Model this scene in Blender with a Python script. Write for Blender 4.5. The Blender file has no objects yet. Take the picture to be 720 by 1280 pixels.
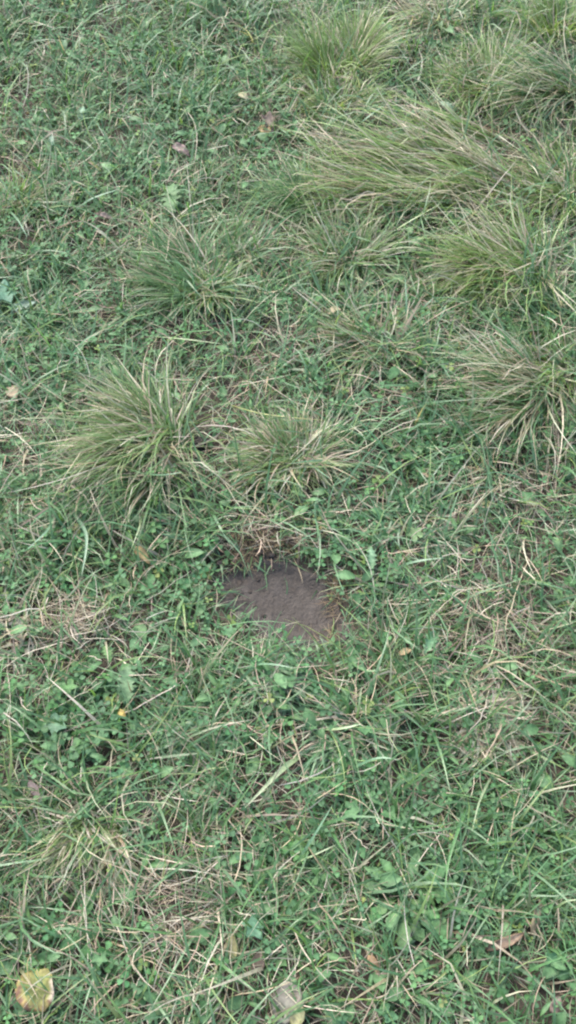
import bpy, math
import numpy as np

rng = np.random.default_rng(11)
scene = bpy.context.scene
col = scene.collection
R = math.radians

# ------------------------------------------------------------------ camera
CAM_H, DEP, VFOV = 1.40, 57.0, 54.0
cam_d = bpy.data.cameras.new('camera')
cam = bpy.data.objects.new('camera', cam_d)
col.objects.link(cam)
cam.location = (0, 0, CAM_H)
cam.rotation_euler = (R(90 - DEP), 0, 0)
cam_d.sensor_fit = 'VERTICAL'
cam_d.angle = R(VFOV)
cam_d.clip_start = 0.02
cam_d.clip_end = 500
scene.camera = cam

# ------------------------------------------------------------------ sky and sun (overcast, soft light)
world = bpy.data.worlds.new('World')
scene.world = world
world.use_nodes = True
wn = world.node_tree
bg = wn.nodes['Background']
sky = wn.nodes.new('ShaderNodeTexSky')
sky.sky_type = 'NISHITA'
sky.sun_disc = False
SUN_EL, SUN_ROT = 52.0, -35.0
sky.sun_elevation = R(SUN_EL)
sky.sun_rotation = R(SUN_ROT)
sky.air_density = 1.0
sky.dust_density = 3.2
sky.ozone_density = 1.0
wn.links.new(sky.outputs[0], bg.inputs[0])
bg.inputs[1].default_value = 0.15
sl = bpy.data.lights.new('sun', 'SUN')
sl.energy = 1.3
sl.angle = R(40)
sl.color = (1.0, 0.965, 0.91)
sun = bpy.data.objects.new('sun', sl)
col.objects.link(sun)
sun.rotation_euler = (R(90 - SUN_EL), 0, R(180 - SUN_ROT))
scene.view_settings.view_transform = 'Standard'
scene.view_settings.look = 'None'
scene.view_settings.exposure = 1.95
scene.view_settings.gamma = 1.0
scene.view_settings.use_curve_mapping = False
scene.render.engine = 'CYCLES'
scene.cycles.filter_width = 2.2          # the phone picture is soft
scene.cycles.max_bounces = 8
scene.cycles.diffuse_bounces = 5
scene.cycles.transmission_bounces = 5

# ------------------------------------------------------------------ pixel (720 x 1280) <-> ground
FPX = 640 / math.tan(R(VFOV / 2))
CA, SA = math.cos(R(90 - DEP)), math.sin(R(90 - DEP))


def px(u, v, z=0.0):
    dx, dy = (np.asarray(u, float) - 360) / FPX, -(np.asarray(v, float) - 640) / FPX
    wy, wz = dy * CA + SA, dy * SA - CA
    t = (z - CAM_H) / wz
    return dx * t, wy * t


def proj(x, y, z=0.0):
    yc = y * CA + (z - CAM_H) * SA
    zc = y * SA - (z - CAM_H) * CA
    zc = np.maximum(zc, 0.05)
    return 360 + FPX * x / zc, 640 - FPX * yc / zc


def pxscale(v):
    x0, y0 = px(360, v)
    x1, y1 = px(361, v)
    return 1.0 / float(x1 - x0)           # pixels per metre across the picture


def hash2(ix, iy, seed):
    n = (ix * 374761393 + iy * 668265263 + seed * 1442695041) & 0x7fffffff
    n = ((n ^ (n >> 13)) * 1274126177) & 0x7fffffff
    return ((n ^ (n >> 16)) & 0xffff) / 65535.0


def vnoise(x, y, freq, seed=0):
    x = np.asarray(x, float) * freq + 1000
    y = np.asarray(y, float) * freq + 1000
    ix, iy = np.floor(x).astype(np.int64), np.floor(y).astype(np.int64)
    fx, fy = x - ix, y - iy
    fx, fy = fx * fx * (3 - 2 * fx), fy * fy * (3 - 2 * fy)
    a, b = hash2(ix, iy, seed), hash2(ix + 1, iy, seed)
    c, d = hash2(ix, iy + 1, seed), hash2(ix + 1, iy + 1, seed)
    return (a * (1 - fx) + b * fx) * (1 - fy) + (c * (1 - fx) + d * fx) * fy


def blob(x, y, u, v, du, dv, p=2):
    cx, cy = px(u, v)
    rx = abs(float(px(u + du, v)[0] - cx))
    ry = abs(float(px(u, v - dv)[1] - px(u, v + dv)[1])) / 2
    d2 = ((x - cx) / rx) ** 2 + ((y - cy) / ry) ** 2
    return np.exp(-d2 ** (p / 2))


# ------------------------------------------------------------------ the bare mud outline
MUD_PX = [(272, 716), (284, 707), (310, 703), (340, 700), (372, 708), (402, 728), (413, 748), (428, 768), (436, 784),
          (430, 802), (402, 810), (366, 808), (336, 793), (306, 777), (284, 754), (274, 735)]
MUD = np.array([px(u, v) for u, v in MUD_PX], float)
SPOT_PX = [(138, 996), (158, 986), (184, 988), (196, 1000), (188, 1014), (160, 1018), (142, 1010)]
SPOT = np.array([px(u, v) for u, v in SPOT_PX], float)


def poly_sd(x, y, P):
    """signed distance to a polygon, negative inside"""
    x, y = np.asarray(x, float), np.asarray(y, float)
    d = np.full(x.shape, 1e9)
    inside = np.zeros(x.shape, bool)
    for i in range(len(P)):
        ax, ay = P[i]
        bx, by = P[(i + 1) % len(P)]
        ex, ey = bx - ax, by - ay
        t = np.clip(((x - ax) * ex + (y - ay) * ey) / (ex * ex + ey * ey), 0, 1)
        d = np.minimum(d, np.hypot(x - ax - t * ex, y - ay - t * ey))
        c = ((ay > y) != (by > y)) & (x < (bx - ax) * (y - ay) / (by - ay + 1e-12) + ax)
        inside ^= c
    return np.where(inside, -d, d)


# tussocks: pixel of the base, reach in pixels, blades, lean (picture angle, strength), dry share, tint, label
TUS = [
    (425, 96, 78, 620, 100, .35, .22, 'yellow', 'thick yellow-green grass tussock fanning upward beside the dead brown leaf'),
    (428, 140, 60, 420, 80, .25, .30, 'yellow', 'low yellow-green grass tuft just in front of the thick fanning tussock'),
    (592, 116, 70, 560, 120, .25, .40, 'yellow', 'rounded olive grass tussock with tan tips behind the flattened swath'),
    (716, 128, 95, 460, 200, .68, .40, 'green', 'grass tussock with pale tips drooping sideways beside the rounded olive tussock'),
    (545, 30, 62, 360, 150, .40, .55, 'olive', 'tan-topped grass tussock behind the rounded olive tussock'),
    (690, 48, 66, 420, 110, .30, .20, 'yellow', 'upright green grass tussock behind the drooping pale-tipped tussock'),
    (612, 240, 215, 1300, 170, .85, .48, 'yellow', 'long flattened swath of combed grass lying in one direction'),
    (520, 196, 120, 240, 150, .82, .60, 'olive', 'thin layer of tan blades lying over the flattened swath'),
    (395, 266, 62, 460, 120, .25, .08, 'green', 'dense dark green grass tuft at the tip of the flattened swath'),
    (708, 246, 76, 420, 150, .35, .35, 'yellow', 'yellow-green grass tussock beside the root end of the flattened swath'),
    (645, 350, 105, 620, 175, .60, .40, 'yellow', 'wide fan-shaped grass tussock with tan side blades between the swath and the dark tuft'),
    (432, 334, 74, 420, 110, .25, .30, 'olive', 'fan-shaped olive grass tuft in front of the dense dark green tuft'),
    (242, 362, 84, 460, 165, .50, .22, 'green', 'loose green grass tussock leaning over the clover'),
    (268, 378, 42, 220, 90, .15, .25, 'yellow', 'small bright yellow-green tuft at the foot of the loose green tussock'),
    (306, 322, 58, 240, 100, .25, .40, 'olive', 'sparse olive grass tuft behind the loose green tussock'),
    (470, 432, 84, 170, 150, .40, .70, 'olive', 'thin straggling tuft of tan blades beside the tan-sided fan'),
    (664, 496, 112, 560, 192, .72, .58, 'green', 'grass tussock with a broad fan of tan dead blades'),
    (694, 412, 74, 460, 100, .20, .12, 'green', 'dark green grass tussock behind the tussock with tan dead blades'),
    (712, 470, 50, 220, 60, .25, .40, 'yellow', 'small yellow-green tuft beside the tussock with tan dead blades'),
    (200, 554, 122, 560, 192, .66, .38, 'olive', 'big grass tussock drooping to one side in long arching blades'),
    (186, 590, 90, 260, 255, .60, .40, 'green', 'skirt of drooping blades at the foot of the big arching tussock'),
    (362, 584, 78, 560, 150, .40, .45, 'olive', 'olive grass tussock with tan tips behind the bare mud'),
    (243, 930, 56, 260, 130, .20, .04, 'blue', 'small dark green grass tuft in the clover'),
    (600, 900, 62, 200, 250, .25, .85, 'grey', 'withered tuft of pale grey grass blades'),
    (118, 1042, 88, 260, 275, .60, .60, 'olive', 'tuft of long dry and green blades trailing beside the straw thatch'),
    (22, 258, 44, 200, 80, .20, .25, 'yellow', 'small yellow-green tuft on the bare soil bank'),
    (520, 660, 74, 200, 330, .35, .35, 'blue', 'tuft of broad blue-green blades with white dead ones beside the bare mud'),
    (284, 24, 70, 220, 90, .30, .10, 'blue', 'tuft of blue-green upright blades beyond the dead brown leaf'),
    (20, 800, 44, 120, 120, .40, .60, 'grey', 'pale grey-green tuft beside the pile of dead stalks'),
    (350, 858, 70, 150, 300, .45, .12, 'blue', 'fresh green grass tuft on the near rim of the bare mud'),
    (440, 915, 80, 200, 250, .40, .22, 'blue', 'spreading tuft of broad blades between the mud and the withered tuft'),
    (105, 640, 66, 160, 250, .40, .12, 'blue', 'broad blue-green blades hanging from the big arching tussock'),
]


def height(x, y):
    x, y = np.asarray(x, float), np.asarray(y, float)
    h = 0.020 * (vnoise(x, y, 3.1, 1) - .5) + 0.013 * (vnoise(x, y, 9, 2) - .5) + 0.006 * (vnoise(x, y, 31, 3) - .5)
    for t in TUS:
        cx, cy = px(t[0], t[1])
        r = t[2] / pxscale(t[1]) * 0.55
        h = h + 0.016 * np.exp(-((x - cx) ** 2 + (y - cy) ** 2) / r ** 2)
    sd = poly_sd(x, y, MUD)
    inn = np.clip((0.012 - sd) / 0.035, 0, 1)
    inn = inn * inn * (3 - 2 * inn)
    h = h * (1 - 0.8 * inn) - 0.014 * inn
    sd2 = poly_sd(x, y, SPOT)
    i2 = np.clip((0.010 - sd2) / 0.025, 0, 1)
    h = h - 0.010 * i2
    h = h + 0.010 * blob(x, y, 325, 668, 62, 16)                # soil lip above the mud
    h = h - 0.018 * blob(x, y, 12, 232, 34, 26)                 # hollow of the soil bank
    h = h + 0.012 * blob(x, y, 10, 190, 40, 12)
    return h


# ------------------------------------------------------------------ fields that steer the growth
def bare(x, y):
    sd = poly_sd(x, y, MUD) + 0.014 * (vnoise(x, y, 60, 5) - .5)
    b = np.clip((0.006 - sd) / 0.010, 0, 1)
    sd2 = poly_sd(x, y, SPOT) + 0.014 * (vnoise(x, y, 60, 6) - .5)
    b = np.maximum(b, 0.9 * np.clip((0.004 - sd2) / 0.008, 0, 1))
    for u, v, du, dv, w in [(20, 222, 34, 30, .95), (250, 558, 14, 14, .95), (92, 778, 46, 24, .93),
                            (215, 1135, 44, 48, .88), (245, 1200, 26, 18, .8), (600, 895, 34, 22, .6), (506, 1122, 44, 36, .72), (292, 1180, 14, 16, .6), (44, 1240, 26, 26, .93), (362, 1248, 20, 30, .9), (178, 697, 12, 10, .7), (634, 1178, 22, 10, .7), (330, 455, 26, 22, .5), (668, 590, 50, 24, .6),
                            (690, 650, 30, 22, .5), (470, 1050, 34, 22, .5), (330, 680, 60, 14, .8),
                            (425, 735, 16, 26, .6), (200, 1000, 60, 20, .45), (15, 985, 30, 22, .5),
                            (345, 1225, 40, 30, .6), (370, 12, 26, 12, .5), (190, 18, 16, 12, .5),
                            (455, 1195, 30, 26, .35), (640, 880, 30, 26, .3), (16, 505, 18, 22, .5),
                            (240, 1090, 50, 30, .5), (420, 740, 22, 26, .5), (275, 1235, 26, 26, .5)]:
        b = np.maximum(b, w * blob(x, y, u, v, du, dv))
    b = np.maximum(b, np.clip((vnoise(x, y, 7, 77) * .6 + vnoise(x, y, 19, 78) * .4 - .62) * 3.0, 0, .55))
    return b


def dryness(x, y):
    d = 0.17 + 0.45 * np.clip(vnoise(x, y, 4, 8) - .45, 0, 1)
    for u, v, du, dv, w in [(90, 775, 60, 34, 1.0), (215, 1140, 80, 90, .9), (600, 790, 150, 160, .62),
                            (660, 610, 90, 60, .6), (330, 470, 70, 60, .4), (470, 1040, 60, 50, .45),
                            (330, 680, 90, 22, .8), (120, 890, 110, 60, .35), (560, 480, 120, 120, .35),
                            (560, 230, 200, 120, .35), (450, 1200, 80, 60, .4), (240, 1220, 60, 60, .7),
                            (20, 222, 44, 34, .5), (290, 420, 80, 60, .3), (300, 560, 40, 60, .4),
                            (620, 900, 90, 80, .5), (40, 1010, 60, 50, .5)]:
        d = np.maximum(d, w * blob(x, y, u, v, du, dv))
    return d


def tussocky(x, y):
    m = np.zeros(np.shape(x))
    for t in TUS:
        cx, cy = px(t[0], t[1])
        r = t[2] / pxscale(t[1]) * 0.62
        m = np.maximum(m, min(1, t[3] / 380) * np.exp(-(((x - cx) ** 2 + (y - cy) ** 2) / r ** 2) ** 1.5))
    return m


def clovery(x, y):
    c = 0.20 + 1.0 * np.clip(vnoise(x, y, 5, 21) - .42, 0, 1)
    for u, v, du, dv, w in [(110, 430, 150, 60, 1.0), (110, 900, 150, 80, 1.0), (235, 745, 60, 70, 1.0),
                            (445, 690, 50, 34, .9), (530, 560, 80, 60, .9), (620, 1120, 150, 170, .95),
                            (330, 930, 90, 40, .6), (60, 690, 80, 50, .9), (100, 1240, 140, 60, .8),
                            (150, 150, 170, 110, .45), (60, 340, 70, 50, .8), (380, 1000, 60, 40, .8),
                            (120, 1180, 110, 50, .7), (470, 1150, 80, 80, .6)]:
        c = np.maximum(c, w * blob(x, y, u, v, du, dv))
    return c


# ------------------------------------------------------------------ mesh helpers
class Acc:
    def __init__(self):
        self.v, self.q, self.t, self.c, self.n = [], [], [], [], 0

    def add(self, v, c, quads=None, tris=None):
        v, c = np.asarray(v, float).reshape(-1, 3), np.asarray(c, float).reshape(-1, 3)
        if quads is not None and len(quads):
            self.q.append(np.asarray(quads) + self.n)
        if tris is not None and len(tris):
            self.t.append(np.asarray(tris) + self.n)
        self.v.append(v)
        self.c.append(c)
        self.n += len(v)

    def mesh(self, name, material, origin=None, smooth=True):
        v = np.concatenate(self.v)
        if origin is not None:
            v = v - np.asarray(origin, float)
        c = np.concatenate(self.c)
        q = np.concatenate(self.q) if self.q else np.zeros((0, 4), int)
        t = np.concatenate(self.t) if self.t else np.zeros((0, 3), int)
        loops = np.concatenate([q.ravel(), t.ravel()]).astype(np.int32)
        start = np.concatenate([np.arange(len(q)) * 4, len(q) * 4 + np.arange(len(t)) * 3]).astype(np.int32)
        me = bpy.data.meshes.new(name)
        me.vertices.add(len(v))
        me.vertices.foreach_set('co', v.astype(np.float32).ravel())
        me.loops.add(len(loops))
        me.loops.foreach_set('vertex_index', loops)
        me.polygons.add(len(start))
        me.polygons.foreach_set('loop_start', start)
        me.update(calc_edges=True)
        if smooth:
            me.polygons.foreach_set('use_smooth', np.ones(len(start), bool))
        a = me.attributes.new('col', 'FLOAT_COLOR', 'POINT')
        a.data.foreach_set('color', np.concatenate([c, np.ones((len(c), 1))], 1).astype(np.float32).ravel())
        me.materials.append(material)
        return me


def link(name, me, parent=None, loc=(0, 0, 0)):
    o = bpy.data.objects.new(name, me)
    col.objects.link(o)
    o.location = loc
    if parent is not None:
        o.parent = parent
    return o


def tag(o, label=None, cat=None, group=None, kind=None):
    if label:
        o['label'] = label
    if cat:
        o['category'] = cat
    if group:
        o['group'] = group
    if kind:
        o['kind'] = kind
    return o


# ------------------------------------------------------------------ materials
def new_mat(name):
    m = bpy.data.materials.new(name)
    m.use_nodes = True
    nt = m.node_tree
    return m, nt, nt.nodes['Principled BSDF'], nt.nodes['Material Output']


def leaf_mat(name, rough, trans, spec, mottle_scale=260, mottle=(.72, 1.18)):
    m, nt, b, out = new_mat(name)
    N, L = nt.nodes, nt.links
    at = N.new('ShaderNodeAttribute')
    at.attribute_name = 'col'
    geo = N.new('ShaderNodeNewGeometry')
    no = N.new('ShaderNodeTexNoise')
    no.inputs['Scale'].default_value = mottle_scale
    no.inputs['Detail'].default_value = 3
    L.new(geo.outputs['Position'], no.inputs['Vector'])
    mr = N.new('ShaderNodeMapRange')
    mr.inputs[1].default_value, mr.inputs[2].default_value = .3, .7
    mr.inputs[3].default_value, mr.inputs[4].default_value = mottle
    L.new(no.outputs[0], mr.inputs[0])
    mx = N.new('ShaderNodeVectorMath')
    mx.operation = 'SCALE'
    L.new(at.outputs['Color'], mx.inputs[0])
    L.new(mr.outputs[0], mx.inputs['Scale'])
    L.new(mx.outputs[0], b.inputs['Base Color'])
    b.inputs['Roughness'].default_value = rough
    b.inputs['Specular IOR Level'].default_value = spec
    if trans:
        tr = N.new('ShaderNodeBsdfTranslucent')
        hs = N.new('ShaderNodeMixRGB')
        hs.blend_type = 'MULTIPLY'
        hs.inputs[0].default_value = 1
        hs.inputs[2].default_value = (1.15, 1.25, .65, 1)
        L.new(mx.outputs[0], hs.inputs[1])
        L.new(hs.outputs[0], tr.inputs[0])
        ms = N.new('ShaderNodeMixShader')
        ms.inputs[0].default_value = trans
        L.new(b.outputs[0], ms.inputs[1])
        L.new(tr.outputs[0], ms.inputs[2])
        L.new(ms.outputs[0], out.inputs[0])
    return m


M_GRASS = leaf_mat('grass_blade', .40, .38, .62)
M_CLOVER = leaf_mat('clover_leaf', .55, .38, .30, 420)
M_STRAW = leaf_mat('dry_straw', .60, .12, .30, 500, (.7, 1.15))
M_WEED = leaf_mat('weed_leaf', .55, .25, .32, 200)
M_DEAD = leaf_mat('fallen_leaf', .65, .10, .25, 130, (.50, .95))


def soil_mat(name, c0, c1, c2, rough, bump, scale, far=False):
    m, nt, b, out = new_mat(name)
    N, L = nt.nodes, nt.links
    geo = N.new('ShaderNodeNewGeometry')
    n1 = N.new('ShaderNodeTexNoise')
    n1.inputs['Scale'].default_value = scale
    n1.inputs['Detail'].default_value = 8
    n1.inputs['Roughness'].default_value = .65
    L.new(geo.outputs['Position'], n1.inputs['Vector'])
    cr = N.new('ShaderNodeValToRGB')
    e = cr.color_ramp.elements
    e[0].position, e[0].color = .30, (*c0, 1)
    e[1].position, e[1].color = .70, (*c2, 1)
    k = e.new(.5)
    k.color = (*c1, 1)
    L.new(n1.outputs[0], cr.inputs[0])
    colour = cr.outputs[0]
    n2 = N.new('ShaderNodeTexNoise')
    n2.inputs['Scale'].default_value = scale * 7
    n2.inputs['Detail'].default_value = 5
    L.new(geo.outputs['Position'], n2.inputs['Vector'])
    if far:                                  # the meadow goes on green where single blades stop
        vm = N.new('ShaderNodeVectorMath')
        vm.operation = 'DISTANCE'
        vm.inputs[1].default_value = (0, 1.5, 0)
        L.new(geo.outputs['Position'], vm.inputs[0])
        mr = N.new('ShaderNodeMapRange')
        mr.inputs[1].default_value, mr.inputs[2].default_value = 2.4, 4.0
        L.new(vm.outputs['Value'], mr.inputs[0])
        g = N.new('ShaderNodeValToRGB')
        ge = g.color_ramp.elements
        ge[0].position, ge[0].color = .35, (.035, .06, .025, 1)
        ge[1].position, ge[1].color = .70, (.10, .14, .055, 1)
        L.new(n2.outputs[0], g.inputs[0])
        mx = N.new('ShaderNodeMixRGB')
        L.new(mr.outputs[0], mx.inputs[0])
        L.new(colour, mx.inputs[1])
        L.new(g.outputs[0], mx.inputs[2])
        colour = mx.outputs[0]
    L.new(colour, b.inputs['Base Color'])
    b.inputs['Roughness'].default_value = rough
    b.inputs['Specular IOR Level'].default_value = .2
    bp = N.new('ShaderNodeBump')
    bp.inputs['Strength'].default_value = bump
    bp.inputs['Distance'].default_value = .004
    L.new(n2.outputs[0], bp.inputs['Height'])
    L.new(bp.outputs[0], b.inputs['Normal'])
    return m


M_SOIL = soil_mat('soil', (.036, .030, .022), (.060, .049, .037), (.095, .079, .060), .9, .8, 45, far=True)
M_MUD = soil_mat('wet_mud', (.040, .034, .0285), (.053, .046, .0395), (.070, .061, .053), .8, .9, 38)
M_CLOD = soil_mat('soil_clod', (.040, .033, .027), (.058, .049, .041), (.085, .072, .060), .9, .9, 90)

# ------------------------------------------------------------------ ground: one sheet to the horizon
def graded(lo, hi, step, far):
    a = list(np.arange(lo, hi + 1e-6, step))
    up, s, w = [], step, hi
    while w < far:
        s *= 1.35
        w += s
        up.append(w)
    dn, s, w = [], step, lo
    while w > -far:
        s *= 1.35
        w -= s
        dn.append(w)
    return np.array(dn[::-1] + a + up)


gx, gy = graded(-1.3, 1.3, .0125, 150), graded(-.3, 3.2, .0125, 150)
X, Y = np.meshgrid(gx, gy)
Z = height(X, Y) + .004 * (vnoise(X, Y, 70, 4) - .5) * (poly_sd(X, Y, MUD) > .015)
nx, ny = len(gx), len(gy)
idx = np.arange(nx * ny).reshape(ny, nx)
quads = np.stack([idx[:-1, :-1], idx[:-1, 1:], idx[1:, 1:], idx[1:, :-1]], -1).reshape(-1, 4)
A = Acc()
A.add(np.stack([X, Y, Z], -1).reshape(-1, 3), np.full((nx * ny, 3), .08), quads)
tag(link('ground', A.mesh('ground', M_SOIL)), kind='structure')


def mud_sheet(name, P, step, label, rough):
    x0, y0 = P.min(0) - .02
    x1, y1 = P.max(0) + .02
    xs, ys = np.arange(x0, x1, step), np.arange(y0, y1, step)
    X, Y = np.meshgrid(xs, ys)
    sd = poly_sd(X, Y, P) + .010 * (vnoise(X, Y, 55, 31) - .5)
    Z = height(X, Y) + .009
    a = R(-38)                                                    # smears run along the patch
    s, t = X * math.cos(a) + Y * math.sin(a), -X * math.sin(a) + Y * math.cos(a)
    Z = Z + rough * (.0009 * (vnoise(s * .25, t, 60, 32) - .5) + .007 * (vnoise(X, Y, 11, 33) - .5))
    lumps = np.clip(vnoise(X, Y, 120, 34) - .60, 0, 1) * np.clip((vnoise(X, Y, 24, 35) - .38) * 3, 0, 1)
    Z = Z + rough * .005 * lumps + rough * .0011 * (vnoise(X, Y, 300, 36) - .5) + rough * .0005 * (vnoise(X, Y, 140, 38) - .5)
    ul = np.clip((.33 - (X - P[:, 0].min()) / (np.ptp(P[:, 0])) + .25), 0, .6)
    Z = Z + rough * ul * .013 * (vnoise(X, Y, 110, 37) - .4)       # the rougher, crumbly end
    ex = np.clip((sd + .004) / .014, 0, 1)
    Z = Z - .012 * ex
    keep = sd < .012
    n = len(xs)
    idx = np.arange(X.size).reshape(X.shape)
    q = np.stack([idx[:-1, :-1], idx[:-1, 1:], idx[1:, 1:], idx[1:, :-1]], -1).reshape(-1, 4)
    q = q[keep.ravel()[q].all(1)]
    used = np.unique(q)
    remap = np.zeros(X.size, int)
    remap[used] = np.arange(len(used))
    V = np.stack([X, Y, Z], -1).reshape(-1, 3)[used]
    A = Acc()
    A.add(V, np.full((len(V), 3), .15), remap[q])
    o = np.array([P[:, 0].mean(), P[:, 1].mean(), 0])
    ob = link(name, A.mesh(name, M_MUD, o), loc=o)
    return tag(ob, label, 'mud')


mud = mud_sheet('mud_patch', MUD, .0018, 'smooth grey-brown patch of bare wet mud in the grass', 1.0)
mud_sheet('mud_patch', SPOT, .003, 'small half-hidden spot of bare mud beside the trailing dry tuft', .8)


# ------------------------------------------------------------------ growth generators
def jitter(c, n, amt=.18, tint=.10):
    c = np.tile(np.asarray(c, float), (n, 1)) if np.ndim(c) == 1 else np.asarray(c, float)
    return np.clip(c * rng.uniform(1 - amt, 1 + amt, (n, 1)) * rng.uniform(1 - tint, 1 + tint, (n, 3)), .004, .85)


def blades(base, az, L, W, th0, bend, curl, cb, ct, S=4, clamp=.003, roll=None, wp=1.6, kink=None):
    """ribbons that rise from base, bend over along az and taper to a tip"""
    n = len(base)
    s = np.linspace(0, 1, S + 1)
    mid = (s[:-1] + s[1:]) / 2
    th = th0[:, None] + bend[:, None] * mid[None, :]
    if kink is not None:
        th = th + kink[:, None] * (mid[None, :] > .5)
    a = az[:, None] + curl[:, None] * mid[None, :]
    ds = (L / S)[:, None]
    step = np.stack([np.sin(th) * np.cos(a) * ds, np.sin(th) * np.sin(a) * ds, np.cos(th) * ds], -1)
    P = np.concatenate([base[:, None, :], base[:, None, :] + np.cumsum(step, 1)], 1)
    if clamp is not None:
        g = height(P[..., 0], P[..., 1]) + clamp + .012 * rng.random(n)[:, None]
        g[:, 0] = P[:, 0, 2]
        P[..., 2] = np.where(np.arange(S + 1)[None, :] > 0, np.maximum(P[..., 2], g), P[..., 2])
    aa = az[:, None] + curl[:, None] * s[None, :]
    r = (rng.uniform(-.7, .7, n) if roll is None else roll)[:, None] * np.ones_like(aa)
    side = np.stack([-np.sin(aa) * np.cos(r), np.cos(aa) * np.cos(r), np.sin(r)], -1)
    w = W[:, None] * np.maximum(.06, (1 - s ** wp)) * (.62 + .38 * np.minimum(1, s / .22))[None, :]
    lo, hi = P - side * w[..., None] / 2, P + side * w[..., None] / 2
    V = np.stack([lo, hi], 2)
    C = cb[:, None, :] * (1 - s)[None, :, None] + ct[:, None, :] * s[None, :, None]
    C = np.repeat(C[:, :, None, :], 2, 2)
    b0 = np.arange(n)[:, None] * (2 * (S + 1)) + np.arange(S)[None, :] * 2
    Q = np.stack([b0, b0 + 1, b0 + 3, b0 + 2], -1).reshape(-1, 4)
    return V, C, Q, P


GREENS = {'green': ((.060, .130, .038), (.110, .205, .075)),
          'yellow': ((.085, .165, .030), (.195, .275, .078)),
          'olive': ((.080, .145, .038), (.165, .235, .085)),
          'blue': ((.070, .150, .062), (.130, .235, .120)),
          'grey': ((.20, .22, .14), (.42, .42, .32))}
DRY = np.array([(.38, .315, .215), (.30, .245, .165), (.47, .42, .31), (.27, .210, .150), (.35, .325, .245)])


# --- where things stand, in words
ANCH = [(350, 745, 'the bare mud patch'), (43, 1235, 'the yellowing round leaf'),
        (503, 1120, 'the dandelion rosette'), (90, 775, 'the pile of dead stalks'),
        (185, 545, 'the big arching tussock'), (650, 490, 'the tan dead-bladed tussock'),
        (600, 900, 'the withered pale tuft'), (15, 215, 'the bare soil bank'),
        (520, 215, 'the flattened grass swath'), (425, 75, 'the thick fanning tussock'),
        (335, 150, 'the dead brown leaf'), (225, 1150, 'the straw thatch'),
        (362, 584, 'the olive tussock'), (242, 362, 'the loose green tussock'),
        (243, 930, 'the small dark green tuft'), (640, 350, 'the tan-sided grass fan'),
        (635, 1175, 'the curled brown leaf'), (160, 855, 'the pale dandelion leaf'),
        (355, 1245, 'the grey-green fallen leaf')]
AXY = np.array([(a[0], a[1] * 1.15) for a in ANCH], float)


def zone(u, v):
    d = np.argsort(np.hypot(AXY[:, 0] - u, AXY[:, 1] - v * 1.15))
    i, j = sorted((int(d[0]), int(d[1])))
    return f'between {ANCH[i][2]} and {ANCH[j][2]}'


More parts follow.
